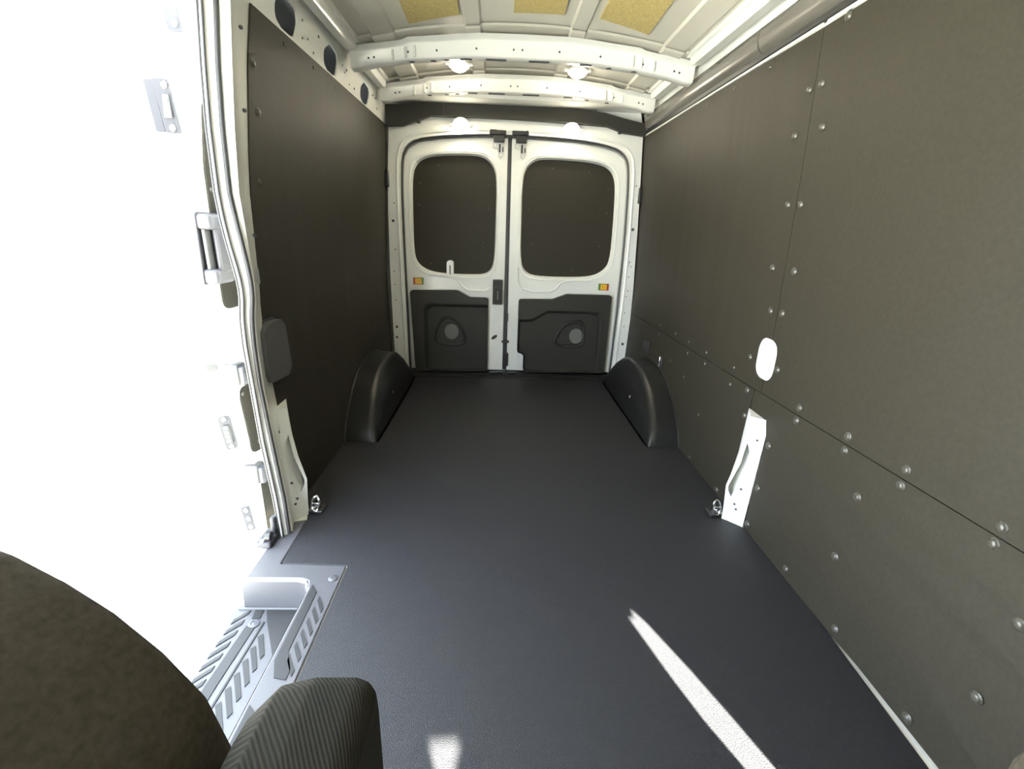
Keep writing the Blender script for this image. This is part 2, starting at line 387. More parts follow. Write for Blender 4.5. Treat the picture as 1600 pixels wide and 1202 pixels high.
# bows
TX = [0, .20, .29, .41, .53, .55, .64, .72, .80]; TZ = [1.868, 1.866, 1.860, 1.848, 1.838, 1.826, 1.814, 1.804, 1.792]
BXX = [0, .20, .29, .42, .52, .60, .70, .76, .80]; BZZ = [1.806, 1.805, 1.802, 1.790, 1.783, 1.770, 1.755, 1.738, 1.738]
def bow(y, dz=0):
    st = [-.795+1.59*k/64 for k in range(65)]
    rings = []
    for x in st:
        a = abs(x); t = lerp_tab(a, TX, TZ)+dz; b = lerp_tab(a, BXX, BZZ)+dz
        rings.append([(x, y-.040, t+.016), (x, y-.030, t+.010), (x, y-.004, t+.006), (x, y, t), (x, y+.006, b+.006), (x, y+.014, b), (x, y+.060, b-.002), (x, y+.066, b+.004), (x, y+.072, t+.02)])
    o = loft('roof_bow', rings, 'white', ce, ang=50)
    for x in (-.40, -.22, -.05, -.01, .16, .35, .55, -.53, -.71, -.685, .70, .725):
        zc = (lerp_tab(abs(x), TX, TZ)+lerp_tab(abs(x), BXX, BZZ))/2+dz
        hole((x, y+.0015, zc), (0, -1, -.15), o, .75)
    for x, w in ((-.13, .095), (.07, .095), (-.27, .055), (.29, .055)):
        zc = lerp_tab(abs(x), BXX, BZZ)+dz-.0025
        box('slot', (x, y+.036, zc), (w, .020, .003), 'void', o)  # flush dark box, the slot's shaded hollow put in as colour
    for x in (-.42, -.36, .40, -.52, .52):
        zc = lerp_tab(abs(x), BXX, BZZ)+dz-.002
        plate('slot', circle(x, y+.038, .014, 12, .009), [], zc-.001, zc+.001, mapZ, 'void', o)
    for x in (-.60, .60, -.50, .50, -.54, .54):
        t = lerp_tab(abs(x), TX, TZ)+dz; b = lerp_tab(abs(x), BXX, BZZ)+dz
        box('stiffener', (x, y-.001, (t+b)/2), (.012, .010, (t-b)*.8), 'white', o, bev=.003)
    return o
bow(2.50); bow(3.08)
# cant rails
def railmap(s): return lambda y, z, w: (s*(.845-(z-1.66)*.18+w), y, z)
hl = [rpoly([(1.822, 1.735), (1.90, 1.775), (1.985, 1.765), (2.002, 1.735), (1.985, 1.682), (1.90, 1.670), (1.83, 1.69)], .03), rpoly([(2.262, 1.735), (2.33, 1.776), (2.42, 1.766), (2.437, 1.74), (2.425, 1.682), (2.34, 1.668), (2.275, 1.69)], .03), rpoly([(2.796, 1.735), (2.86, 1.774), (2.955, 1.766), (2.974, 1.74), (2.955, 1.685), (2.87, 1.672), (2.81, 1.69)], .03), rpoly([(1.35, 1.735), (1.42, 1.776), (1.53, 1.766), (1.54, 1.735), (1.53, 1.682), (1.44, 1.670), (1.36, 1.69)], .03)]
hl = [chaikin(h_, 1) for h_ in hl]
plate('cant_rail', [(.0, 1.655), (3.39, 1.655), (3.39, 1.83), (.0, 1.83)], hl, 0, .006, railmap(-1), 'white', ce)
plate('cant_rail', [(.0, 1.655), (3.39, 1.655), (3.39, 1.83), (.0, 1.83)], [], 0, .006, railmap(1), 'white', ce)
plate('rail_backing', [(.0, 1.64), (3.39, 1.64), (3.39, 1.83), (.0, 1.83)], [], .055, .058, railmap(-1), 'void', ce)  # outer skin coloured dark for the shade behind the rail holes
for y in (2.05, 2.10, 2.16, 2.20, 2.50, 2.54, 2.62, 2.70, 3.03, 3.09, 3.15, 2.56, 2.04):
    z = random.uniform(1.685, 1.765); q = railmap(-1)(y, z, -.0008); hole(q, (1, 0, .18), ce, random.uniform(.6, 1.1))
for s in (-1, 1):
    for y0, y1 in ((.0, 2.44), (2.64, 3.02)):
        sweep('rail_channel', [(s*.772, y0, 1.800), (s*.772, y1-.03, 1.800), (s*.775, y1, 1.806)], [(-.028, .02), (-.028, -.004), (-.018, -.016), (.018, -.016), (.028, -.004), (.028, .02)], 'white', ce)
        sweep('rail_lip', [(s*.738, y0, 1.822), (s*.738, y1, 1.822)], [(-.007, .012), (-.007, -.006), (.007, -.006), (.007, .012)], 'white', ce)

# ---- trim_1: dark wiring cover along the right roof edge
t1 = tag(empty('trim_1'), 'glossy dark wiring cover along the top of the right wall', 'trim', kind='structure')
cp_ = [(.844, 1.683), (.822, 1.690), (.812, 1.702), (.806, 1.724), (.808, 1.752), (.818, 1.768), (.834, 1.770), (.85, 1.72)]
for y0, y1 in ((-.2, 1.935), (1.941, 3.30)):
    loft('wiring_cover', [[(x, y, z) for x, z in cp_] for y in (y0, (y0+y1)/2, y1)], 'gloss', t1, closed=True, cap=True)
loft('cover_lower_lip', [[(x, y, z) for x, z in ((.846, 1.664), (.832, 1.668), (.830, 1.684), (.848, 1.688))] for y in (-.2, 3.34)], 'black', t1, closed=True, cap=True, smooth=False)  # black strip along the underside of the wiring cover
for y0, y1 in ((-.2, 1.58), (1.605, 3.38)):
    sweep('silver_edge', [(.8355, y0, 1.6595), (.8355, y1, 1.6595)], tubeprof(.0045, 8), 'white', t1)

# ---- wall_back: rear door surround
wb = tag(empty('wall_back'), 'white steel frame round the twin rear doors', 'wall', kind='structure')
opn = [(-.755,.0),(-.759,.403),(-.763,.768),(-.766,1.110),(-.764,1.352),(-.753,1.488),(-.721,1.554),(-.653,1.597),(-.486,1.622),(-.278,1.637),(-.048,1.640),(.183,1.638),(.394,1.631),(.587,1.607),(.689,1.580),(.745,1.536),(.769,1.475),(.782,1.324),(.792,.990),(.792,.632),(.788,.347),(.780,.0)]
opn = chaikin(opn, 1, False)
fo = [(-.852,.0),(-.857,.406),(-.858,.768),(-.852,1.147),(-.838,1.424),(-.82,1.70),(-.79,1.83),(.79,1.83),(.826,1.70),(.845,1.403),(.862,1.077),(.878,.684),(.882,.356),(.876,.0)]
plate('rear_frame', fo+opn[::-1], [], 3.385, 3.405, mapB, 'white', wb)
inn = [(x*.985, z-.008 if z > .1 else z) for x, z in opn]
loft('frame_return', [[(x, 3.405, z) for x, z in opn], [(x*.993, 3.42, z-.004) for x, z in opn], [(x*.985, 3.47, z-.010) for x, z in opn]], 'white', wb)
ridge = [(x*1.022+(.002 if x > 0 else -.002), z*1.014 if z > 1.3 else z) for x, z in opn]
sweep('frame_bead', [(x, 3.384, z) for x, z in ridge], tubeprof(.008, 8), 'white', wb, up=(0, 1, 0))
sweep('frame_seal', [(x*.992, 3.412, z-.004) for x, z in opn], tubeprof(.0075, 8), 'rubber', wb, up=(0, 1, 0))
for x, z, s in ((-.821,1.087,1.6),(-.83,.355,1.7),(-.833,.278,1.4),(-.80,.108,1.2),(.828,1.081,1.8),(.844,.267,1.8),(-.81,1.2,.7),(-.815,.9,.7),(-.83,.75,.7),(-.83,.66,.7),(-.828,.55,.7),(.82,1.36,.7),(.83,.86,.8),(.83,.84,.6),(.845,.83,.6),(.835,.76,.7),(.84,.66,.7),(.832,.62,.7),(.835,.5,.7),(.84,.4,.7),(.835,.12,1)):
    hole((x, 3.3842, z), (0, -1, 0), wb, s)
for x, z in ((-.848, 1.35), (.852, 1.30)): box('check_strap_cover', (x, 3.37, z), (.028, .03, .10), 'black', wb, bev=.005)
# header beam above the doors, behind the dark cover
plate('header_panel', [(-.80, 1.66), (.80, 1.66), (.80, 1.90), (-.80, 1.90)], [], 3.406, 3.42, mapB, 'white', wb)
loft('header_shelf', [[(-.80, y, z), (.80, y, z)] for y, z in ((3.19, 1.845), (3.21, 1.80), (3.39, 1.792))], 'white', wb, smooth=False)

# ---- trim_2: dark cover across the rear header
t2 = tag(empty('trim_2'), 'dark moulded header cover spanning above the rear doors', 'trim', kind='structure')
hd = [(-.826,1.772),(-.677,1.783),(-.548,1.804),(-.356,1.808),(-.034,1.804),(.373,1.793),(.559,1.776),(.686,1.748),(.826,1.722),(.832,1.655),(.694,1.669),(.586,1.702),(.379,1.712),(-.032,1.722),(-.357,1.724),(-.550,1.721),(-.640,1.690),(-.730,1.660),(-.828,1.655)]
plate('header_cover', hd, [], 3.33, 3.384, mapB, 'trim', t2)
sweep('header_lip', [(x, 3.336, z+.004) for x, z in hd[9:][::-1]], tubeprof(.006, 8), 'black', t2, up=(0, 1, 0))
for x in (-.463, .50): box('cover_joint', (x, 3.3295, 1.76), (.003, .003, .066), 'black', t2)
for x, z in ((-.62, 1.682), (.66, 1.665)): box('clip', (x, 3.33, z), (.022, .02, .016), 'black', t2, bev=.003)

# ---- trim_3: rear sill strip
t3 = tag(empty('trim_3'), 'ribbed black sill plate along the foot of the rear doors', 'trim', kind='structure')
loft('sill_plate', [[(x, 3.30, .001), (x, 3.315, .006), (x, 3.38, .008), (x, 3.40, .018), (x, 3.47, .018), (x, 3.48, -.02)] for x in (-.79, .79)], 'arch', t3, smooth=False)
for k in range(3): box('sill_rib', (0, 3.325+.018*k, .008), (1.5, .005, .004), 'arch', t3)
box('striker_plate', (-.10, 3.40, .02), (.10, .04, .012), 'black', t3, bev=.004)
box('striker_plate', (.02, 3.40, .02), (.06, .04, .012), 'black', t3, bev=.004)

# ---- rear doors
DY = 3.435
def reflector(door, x, z, flip):
    w, h = .075, .048
    o = plate('reflector', rrect(x, z, w, h, .003, 2), [], DY-.006, DY, mapB, 'amber', door)
    for k, (dx, m) in enumerate(((-.030*flip, 'red'), (.030*flip, 'green'))):
        box('reflector_end', (x+dx, DY-.0065, z), (.015, .004, h), m, o)
    box('reflector_frame', (x, DY-.0062, z+h/2-.003), (w, .0035, .005), 'green', o); box('reflector_frame', (x, DY-.0062, z-h/2+.003), (w, .0035, .005), 'red', o)
    box('reflector_mark', (x-.008, DY-.0068, z), (.003, .002, .022), 'red', o); box('reflector_mark', (x+.008, DY-.0068, z), (.003, .002, .022), 'red', o)
def top_latch(door, x):
    o = box('latch_cover', (x-.008, DY-.034, 1.652), (.108, .05, .028), 'black', door, bev=.004)
    box('latch_body', (x, DY-.02, 1.622), (.072, .04, .055), 'black', o, bev=.006)
    plate('latch_plate', rpoly([(x-.040, 1.600), (x+.034, 1.600), (x+.036, 1.530), (x+.018, 1.500), (x-.002, 1.510), (x-.006, 1.562), (x-.042, 1.566)], .006, 3), [circle(x-.026, 1.582, .007, 10), circle(x+.014, 1.522, .007, 10)], DY-.014, DY-.008, mapB, 'zinc', o)
    box('latch_lever', (x+.006, DY-.018, 1.562), (.012, .012, .05), 'black', o, bev=.002)
    box('latch_lever', (x+.026, DY-.016, 1.555), (.008, .012, .03), 'black', o, bev=.002)
def rear_door(name, label, skin, win, trim, groove, spk, disc, rx, flip, latchx, scr):
    d = tag(empty(name), label, 'door', kind='structure'); win = chaikin(win)
    plate('door_skin', skin, [win], DY, DY+.02, mapB, 'white', d)
    cx = sum(p[0] for p in win)/len(win); cz = sum(p[1] for p in win)/len(win)
    def sc(p, a, b): return (cx+(p[0]-cx)*a, cz+(p[1]-cz)*b)
    loft('window_reveal', [[(p[0], DY+.004, p[1]) for p in win+win[:1]], [(*sc(p, .985, .985)[:1], DY+.014, sc(p, .985, .985)[1]) for p in win+win[:1]], [(sc(p, .97, .972)[0], DY+.036, sc(p, .97, .972)[1]) for p in win+win[:1]]], 'white', d)
    plate('window_panel', [sc(p, 1.03, 1.03) for p in win], [], DY+.034, DY+.040, mapB, 'panel', d)
    rim = [sc(p, 1.035, 1.03) for p in win]
    sweep('window_bead', [(x, DY+.001, z) for x, z in rim], tubeprof(.006, 6), 'white', d, up=(0, 1, 0), closed=True)
    for x, z in scr: screw((x, DY+.0335, z), (0, -1, 0), d, SCREW_S).scale = (.7, .7, .7)
    xo = (-.96, -.038) if rx < 0 else (-.037, .96)
    plate('door_outer', [(xo[0], -.2), (xo[1], -.2), (xo[1], 1.97), (xo[0], 1.97)], [], DY+.115, DY+.12, mapB, 'white', d)
    # lower moulded trim with a stepped-back field
    tr = plate('lower_trim', trim, [groove], DY-.046, DY-.004, mapB, 'trim', d)
    gx = sum(p[0] for p in groove)/len(groove); gz = sum(p[1] for p in groove)/len(groove)
    def gs(p, a): return (p[0]+a*((.032 if p[0] < gx-.1 else 0) if rx < 0 else (-.032 if p[0] > gx+.1 else 0)), p[1]-a*(.032 if p[1] > gz+.02 else 0))
    loft('trim_step', [[(gs(p, a)[0], yy, gs(p, a)[1]) for p in groove+groove[:1]] for a, yy in ((0, DY-.046), (.25, DY-.044), (.75, DY-.018), (1, DY-.012))], 'trim', tr)
    plate('trim_field', [(p[0]*1.0, p[1]) for p in groove], [], DY-.0125, DY-.006, mapB, 'trim', tr)
    rp = chaikin(spk, 3)
    sweep('pocket_rim', [(x, DY-.014, z) for x, z in rp], tubeprof(.010, 8), 'trim', tr, up=(0, 1, 0), closed=True)
    sx = sum(p[0] for p in spk)/len(spk); sz = sum(p[1] for p in spk)/len(spk)
    rp2 = [(sx+(x-sx)*.84, sz+(z-sz)*.84) for x, z in rp]
    sweep('pocket_rim', [(x, DY-.015, z) for x, z in rp2], tubeprof(.004, 6), 'black', tr, up=(0, 1, 0), closed=True)
    plate('speaker_disc', circle(*disc, .052, 24, .058), [], DY-.018, DY-.010, mapB, 'speaker', tr, bev=.003)
    reflector(d, rx, .683 if flip > 0 else .678, flip)
    top_latch(d, latchx)
    return d
skL = [(-.735,.03),(-.745,.403),(-.750,.768),(-.752,1.110),(-.749,1.352),(-.738,1.478),(-.708,1.540),(-.643,1.582),(-.480,1.607),(-.278,1.622),(-.052,1.626),(-.052,.03)]
skR = [(-.020,.03),(-.026,1.626),(.183,1.622),(.390,1.615),(.578,1.592),(.676,1.566),(.730,1.524),(.754,1.468),(.767,1.324),(.778,.990),(.778,.632),(.774,.347),(.764,.03)]
winL = [(-.701,1.397),(-.664,1.469),(-.599,1.506),(-.493,1.521),(-.259,1.530),(-.186,1.509),(-.133,1.456),(-.114,1.377),(-.117,1.089),(-.121,.851),(-.138,.774),(-.183,.735),(-.276,.727),(-.506,.729),(-.620,.751),(-.687,.803),(-.707,.877),(-.707,1.113)]
winR = [(.047,1.383),(.066,1.455),(.116,1.504),(.184,1.522),(.409,1.518),(.562,1.507),(.653,1.475),(.694,1.413),(.708,1.324),(.716,1.073),(.715,.853),(.675,.784),(.585,.736),(.375,.726),(.165,.729),(.094,.754),(.054,.825),(.049,1.094)]
trL = rpoly([(-.728,.620),(-.390,.628),(-.297,.580),(-.167,.579),(-.166,.030),(-.706,.022)], [.02, .05, .05, .02, .02, .01], 4)
trR = rpoly([(.055,.577),(.302,.583),(.403,.623),(.730,.622),(.726,.036),(.104,.030),(.104,.165),(.055,.183)], [.02, .05, .05, .02, .01, .03, .03, .02], 4)
grL = rpoly([(-.171,.535),(-.640,.535),(-.640,.030),(-.171,.040)], [.01, .06, .01, .01], 6)
grR = rpoly([(.060,.435),(.160,.440),(.270,.508),(.668,.508),(.672,.042),(.109,.038),(.109,.168),(.060,.188)], [.002, .05, .05, .06, .002, .02, .02, .002], 6)
spL = [(-.556,.300),(-.552,.222),(-.330,.216),(-.340,.32),(-.410,.420),(-.500,.432)]
spR = [(.330,.226),(.350,.33),(.430,.418),(.545,.426),(.557,.300),(.548,.226)]
dL = rear_door('door_1', 'left rear cargo door carrying the black latch handle', skL, winL, trL, grL, spL, (-.435,.322), -.670, 1, -.112,
    [(-.179,1.335),(-.176,1.188),(-.209,.962),(-.515,1.451),(-.647,1.339),(-.656,1.197),(-.582,.806)])
dR = rear_door('door_2', 'right rear cargo door with no latch handle', skR, winR, trR, grR, spR, (.495,.310), .671, -1, .035,
    [(.106,1.336),(.103,1.189),(.136,.960),(.257,1.457),(.511,1.442),(.648,1.338),(.654,1.185),(.621,.961),(.441,.787)])
# pressed waist swage on each door
sweep('waist_swage', [(x, DY-.001, z) for x, z in ((-.60,.728),(-.44,.720),(-.39,.700),(-.36,.655),(-.32,.628),(-.20,.626),(-.155,.645))], tubeprof(.007, 8), 'white', dL, up=(0, 1, 0))
sweep('waist_swage', [(x, DY-.001, z) for x, z in ((.045,.80),(.050,.70),(.085,.648),(.15,.630),(.27,.628),(.32,.65),(.36,.70),(.42,.715),(.58,.722))], tubeprof(.007, 8), 'white', dR, up=(0, 1, 0))
# left door: handle, hole, strap, stampings, mullion seal
h = plate('latch_handle', rrect(-.100, .622, .072, .178, .008, 3), [], DY-.035, DY, mapB, 'black', dL, bev=.004)
plate('handle_cap', rrect(-.100, .685, .066, .040, .006, 3), [], DY-.040, DY-.034, mapB, 'trim', h, bev=.002)
plate('handle_face', rrect(-.100, .600, .056, .110, .006, 3), [], DY-.038, DY-.034, mapB, 'trim', h, bev=.002)
box('handle_lever', (-.098, DY-.044, .600), (.012, .012, .065), 'speaker', h, bev=.003)
plate('strap', rpoly([(-.468, .728), (-.466, .833), (-.418, .833), (-.418, .728)], [0, .024, .024, 0], 6), [], DY-.006, DY+.033, mapB, 'white', dL, bev=.002)
box('strap_slot', (-.443, DY-.007, .768), (.008, .002, .064), 'black', dL)
plate('lock_hole', [(-.118+a*.9-b*.5, .284+a*.6+b*.9) for a, b in circle(0, 0, .024, 14, .012)], [], DY-.001, DY, mapB, 'black', dL)
for zc, hh in ((.41, .17), (.14, .13)): plate('stamping', rrect(-.112, zc, .062, hh, .012, 4), [rrect(-.112, zc, .050, hh-.012, .008, 4)], DY-.003, DY, mapB, 'white', dL, bev=.001)
plate('stamping', rrect(.080, .11, .050, .12, .012, 4), [rrect(.080, .11, .038, .108, .008, 4)], DY-.003, DY, mapB, 'white', dR, bev=.001)
plate('stamping', rrect(.022, .43, .045, .18, .012, 4), [rrect(.022, .43, .033, .168, .008, 4)], DY-.003, DY, mapB, 'white', dR, bev=.001)
box('mullion_seal', (-.037, DY+.018, .83), (.030, .03, 1.60), 'rubber', dL, bev=.006)
box('mullion_strip', (-.043, DY-.001, .98), (.009, .006, 1.24), 'padm', dL, bev=.002)
box('lock_bracket', (-.030, DY-.006, .115), (.040, .02, .10), 'black', dR, bev=.004)
box('lock_pin', (-.035, DY-.014, .255), (.055, .014, .016), 'black', dR, bev=.003)
box('lock_pin', (-.028, DY-.010, .44), (.018, .016, .06), 'black', dR, bev=.003)

# ---- door_3: sliding door, pushed back outside the body
d3 = tag(empty('door_3'), 'white sliding side door slid back open outside the body', 'door', kind='structure')
EZ = [-.25, .013, .307, .431, .594, .812, .953, 1.229, 1.459, 1.536, 1.72]; EX = [.985, .990, 1.000, 1.010, 1.024, 1.016, 1.014, 1.006, .970, .958, .925]
CZ = [-.25, .031, .295, .601, .710, .893, 1.082, 1.304, 1.431, 1.72]; CX = [1.105, 1.111, 1.112, 1.118, 1.112, 1.100, 1.092, 1.085, 1.075, 1.03]
rings = []
for k in range(45):
    z = -.25+1.97*k/44; e = lerp_tab(z, EZ, EX); c = lerp_tab(z, CZ, CX)
    rings.append([(-e, 2.75, z), (-e, 1.575, z), (-e-.004, 1.562, z), (-e-.014, 1.553, z), (-c+.004, 1.522, z), (-c-.004, 1.520, z), (-c-.03, 1.505, z), (-c-.05, 1.515, z), (-c-.055, 1.56, z), (-c-.055, 2.75, z)])
loft('door_shell', rings, 'white', d3, closed=True, cap=True, ang=30)
def mapD(y, z, w): return (-lerp_tab(z, EZ, EX)+w, y, z)
def face_y(x, z):
    e = lerp_tab(z, EZ, EX); c = lerp_tab(z, CZ, CX); t = ((-x)-(e+.014))/((c-.004)-(e+.014)); return 1.553+(1.522-1.553)*t
dc = [.1*k for k in range(1, 17)]
plate('door_liner', rpoly([(1.585, .775), (2.6, .775), (2.6, 1.50), (1.64, 1.50), (1.585, 1.38)], .04), [], .0005, .006, mapD, 'panel', d3, cuts=dc)
plate('door_liner', rpoly([(1.58, .245), (1.74, .215), (2.1, .215), (2.1, .50), (1.60, .49), (1.585, .45)], .03), [], .0005, .006, mapD, 'panel', d3, cuts=dc)
plate('door_liner', rpoly([(1.585, -.14), (2.1, -.14), (2.1, .115), (1.60, .115)], .01), [], .0005, .006, mapD, 'panel', d3, cuts=dc)
for y, z in ((1.60, 1.15), (1.60, .47), (1.63, .27)): screw((-lerp_tab(z, EZ, EX)+.006, y, z), (1, -.1, 0), d3, SCREW_S)
def fplate(name, x, z, w, hgt, r, m, par, tilt=0, t=.006):
    yy = face_y(x, z)
    c_, s_ = math.cos(tilt), math.sin(tilt)
    pts = [(x+a*c_-b*s_, z+a*s_+b*c_) for a, b in rrect(0, 0, w, hgt, r, 4)]
    return plate(name, pts, [], -t, 0, lambda u, v, k: (u, face_y(u, v)+k, v), m, par, bev=.0015)
sp = fplate('striker_plate', -1.048, 1.362, .034, .135, .006, 'plated', d3, .06)
for zz in (1.415, 1.308): screw((-1.045-.0*zz, face_y(-1.045, zz)-.006, zz), (0, -1, 0), sp, SCREW_Z)
box('striker_recess', (-1.047, face_y(-1.047, 1.362)-.007, 1.362), (.022, .004, .060), 'padm', sp, bev=.001)
for zz in (1.375, 1.348): box('striker_tooth', (-1.046, face_y(-1.046, zz)-.010, zz), (.012, .006, .012), 'zinc', sp, bev=.002)
sp = fplate('striker_plate', -.998, 1.60, .030, .11, .008, 'plated', d3, .06)
screw((-.994, face_y(-.994, 1.565)-.006, 1.565), (0, -1, 0), sp, SCREW_Z)
fplate('drain_plug', -1.061, .586, .030, .024, .011, 'padm', d3, 0, .004)
cpl = fplate('contact_plate', -1.046, .345, .034, .132, .016, 'plated', d3, .10)
fplate('contact_block', -1.043, .342, .020, .068, .005, 'padm', cpl, .10, .014)
for k in range(4):
    z = .342+.016*(1.5-k); x = -1.043-(z-.342)*.10; screw((x, face_y(x, z)-.014, z), (0, -1, 0), cpl, SCREW_Z, 'contact_pin').scale = (.75, .75, 1.6)
for z in (.396, .293): x = -1.046-(z-.345)*.1; screw((x, face_y(x, z)-.006, z), (0, -1, 0), cpl, SCREW_Z)
lp = fplate('guide_plate', -1.028, -.012, .026, .105, .004, 'plated', d3, .10)
for z in (.025, -.012, -.048): x = -1.028-(z+.012)*.1; screw((x, face_y(x, z)-.006, z), (0, -1, 0), lp, SCREW_Z)
fplate('upper_buffer', -1.076, 1.36, .020, .13, .004, 'plated', d3, .05, .004)
# grab handle
gh = plate('grab_handle', rpoly([(1.48, .868), (1.60, .875), (1.60, 1.078), (1.48, 1.084)], .012, 3), [rpoly([(1.49, .915), (1.61, .915), (1.61, 1.035), (1.49, 1.035)], .008, 3)] if False else [], -.004, .020, lambda y, z, w: (-.998+(w if y > 1.5 else w-.018)-(.97-z)*.03, y, z), 'handle', d3, bev=.006)
box('handle_block', (-.972, 1.525, 1.055), (.050, .09, .045), 'handle', gh, bev=.010)
box('handle_block', (-.976, 1.525, .895), (.050, .09, .045), 'handle', gh, bev=.010)
box('handle_grip', (-.958, 1.530, .975), (.016, .055, .14), 'handle', gh, bev=.006)
box('handle_recess', (-.981, 1.52, .975), (.010, .07, .118), 'padm', gh, bev=.002)
for zc, xx in ((.562, -.99), (.178, -.978)):
    b = box('hinge_bracket', (xx-.010, 1.545, zc), (.05, .014, .075), 'handle', d3, bev=.004)
    box('bracket_arm', (xx+.022, 1.575, zc-.005), (.022, .07, .066), 'plated', b, bev=.005)
    box('bracket_web', (xx+.006, 1.56, zc), (.02, .05, .070), 'padm', b, bev=.004)
sweep('door_moulding', [(-lerp_tab(z, EZ, EX)+.002, 1.578, z) for z in (.50, .56, .62, .68, .74, .775)], [(-.012, .006), (-.012, -.006), (.012, -.006), (.012, .006)], 'white', d3, up=(0, 1, 0))

# ---- ground outside
gr = tag(empty('ground'), 'sunlit pale concrete paving outside the open side door', 'ground', kind='structure')
plate('paving', [(-14, -10), (-1.490, -10), (-1.490, 16), (-14, 16)], [], -.66, -.62, mapZ, 'concrete', gr)
plate('paving', [(-1.478, -10), (14, -10), (14, 16), (-1.478, 16)], [], -.66, -.62, mapZ, 'concrete', gr)
plate('paving_bed', [(-14, -10), (14, -10), (14, 16), (-14, 16)], [], -.67, -.632, mapZ, 'joint', gr)

# ---- unseen cab front (behind the lens): openings and pillar shaped for the sun patches
wf = tag(empty('wall_front'), 'unseen cab front with openings shaped to admit the floor sun patches', 'wall', kind='structure')
plate('windscreen_sun_mask', [(-.93, -.1), (.93, -.1), (.93, 1.97), (-.93, 1.97)], [[(-.80, .90), (.80, .90), (.74, .965), (.590, .965), (.574, 1.004), (.618, 1.045), (.539, 1.041), (.538, 1.004), (.538, .965), (-.74, .965)]], -1.22, -1.20, mapB, 'cab', wf)  # unseen; slit kept low against fill, notch shaped to cast the sun patch
plate('passenger_door', [(-1.3, -.1), (.15, -.1), (.15, 1.75), (-1.3, 1.75)], [rpoly([(-.8, .55), (-.2, .55), (-.2, 1.05), (-.65, 1.05)], .08)], .03, .05, lambda y, z, w: (-.87-w, y, z), 'cab', wf)
plate('driver_door', [(-1.2, -.1), (.42, -.1), (.42, 1.80), (-1.2, 1.80)], [rpoly([(-.75, .42), (-.18, .42), (-.18, 1.08), (-.60, 1.08)], .06)], .90, .93, lambda y, z, w: (w, y, z), 'cab', wf)  # unseen; window opening shaped to let the sun streak in
plate('pillar_sun_mask', [(.92, -.05), (.772, -.05), (.770, .355), (.772, .407), (.771, .477), (.763, .56), (.742, .612), (.730, .631), (.735, .70), (.76, 1.0), (.80, 1.78), (.92, 1.78)], [], .004, .06, mapB, 'cab', wf)  # unseen; inner edge cut to bound the sun streak on the floor

# ================================================================== THINGS
# ---- entry step
st = tag(empty('entry_step', (-.7, 1.0, -.11)), 'grey plastic entry step with dark grip pads beside the side door', 'step')
st.location = (0, 0, 0)
TZs = -.11
top = [(-.872, 1.50), (-.800, 1.522), (-.790, 1.279), (-.575, 1.271), (-.570, .10), (-.660, .10), (-.660, 1.165), (-.672, 1.200), (-.700, 1.213), (-.868, 1.213)]
plate('step_rim', top, [], -.02, .0015, mapZ, 'step', st, bev=.004)
wpath = [(-.878, 1.213), (-.705, 1.213), (-.680, 1.206), (-.664, 1.180), (-.660, 1.14), (-.660, .10)]
loft('step_riser', [[(x, y, .001) for x, y in wpath], [(x-.001, y-.002, -.004) for x, y in wpath], [(x-.004, y-.006, -.010) for x, y in wpath], [(x-.0045, y-.0065, -.02) for x, y in wpath], [(x-.006, y-.010, TZs) for x, y in wpath]], 'step', st, ang=30)
plate('step_tread', [(-.915, 1.215), (-.655, 1.215), (-.655, .10), (-.915, .10)], [], TZs-.02, TZs, mapZ, 'step', st)
sweep('tread_cove', [(-.90, 1.200, TZs+.001), (-.67, 1.200, TZs+.001)], tubeprof(.005, 8), 'step', st)
pads = [[(-.811,1.194),(-.680,1.194),(-.680,.96),(-.732,1.051),(-.789,1.148)], [(-.846,1.194),(-.819,1.194),(-.816,1.160),(-.840,1.160)], [(-.844,1.131),(-.816,1.129),(-.822,.945),(-.822,.60),(-.850,.60),(-.852,.937)], [(-.800,1.150),(-.795,1.146),(-.803,.60),(-.809,.60)]]
for k in range(9):
    y = 1.103-.042*k; pads.append([(-.790-.001*k, y-.012), (-.780-.0012*k, y), (-.742, y-.072), (-.748, y-.086)])
for k in range(11):
    y = 1.196-.040*k
    if y > .8: pads.append([(-.860, min(y, 1.194)), (-.860, y-.018), (-.893, y-.058), (-.893, y-.040)])
for p_ in pads: plate('grip_pad', p_, [], TZs-.001, TZs+.0025, mapZ, 'grip', st)
tops = [[(-.652,1.183),(-.626,1.154),(-.625,.938),(-.600,.886),(-.600,.20),(-.648,.20)][:0] or [(-.652,1.183),(-.628,1.152),(-.625,.945),(-.597,.890),(-.597,.862),(-.628,.868),(-.648,.915)]]
for k in range(6):
    y = 1.136-.0402*k; tops.append([(-.614-.0006*k, y), (-.586, y-.047), (-.588, y-.064), (-.614-.0004*k, y-.019)])
tops.append([(-.652, .80), (-.628, .78), (-.625, .45), (-.597, .40), (-.597, .36), (-.648, .38)])
for p_ in tops: plate('grip_pad', p_, [], .0005, .0035, mapZ, 'grip', st)
revolve('step_bolt_cap', [(.0145, 0), (.0145, .002), (.012, .004), (.004, .005)], 'step', st, (-.599, 1.211, .001), (0, 0, 1))
revolve('tread_bolt', [(.016, 0), (.016, .003), (.011, .004), (.010, .002), (.004, .003)], 'step', st, (-.824, 1.140, TZs), (0, 0, 1))
# outer sill of the doorway
sl = tag(empty('trim_4'), 'white painted outer sill below the side door opening', 'trim', kind='structure')
plate('sill_ledge', [(-.985, 1.50), (-.872, 1.50), (-.872, 1.222), (-.916, 1.218), (-.916, .15), (-.985, .15)], [], -.19, -.112, mapZ, 'white', sl, bev=.006)

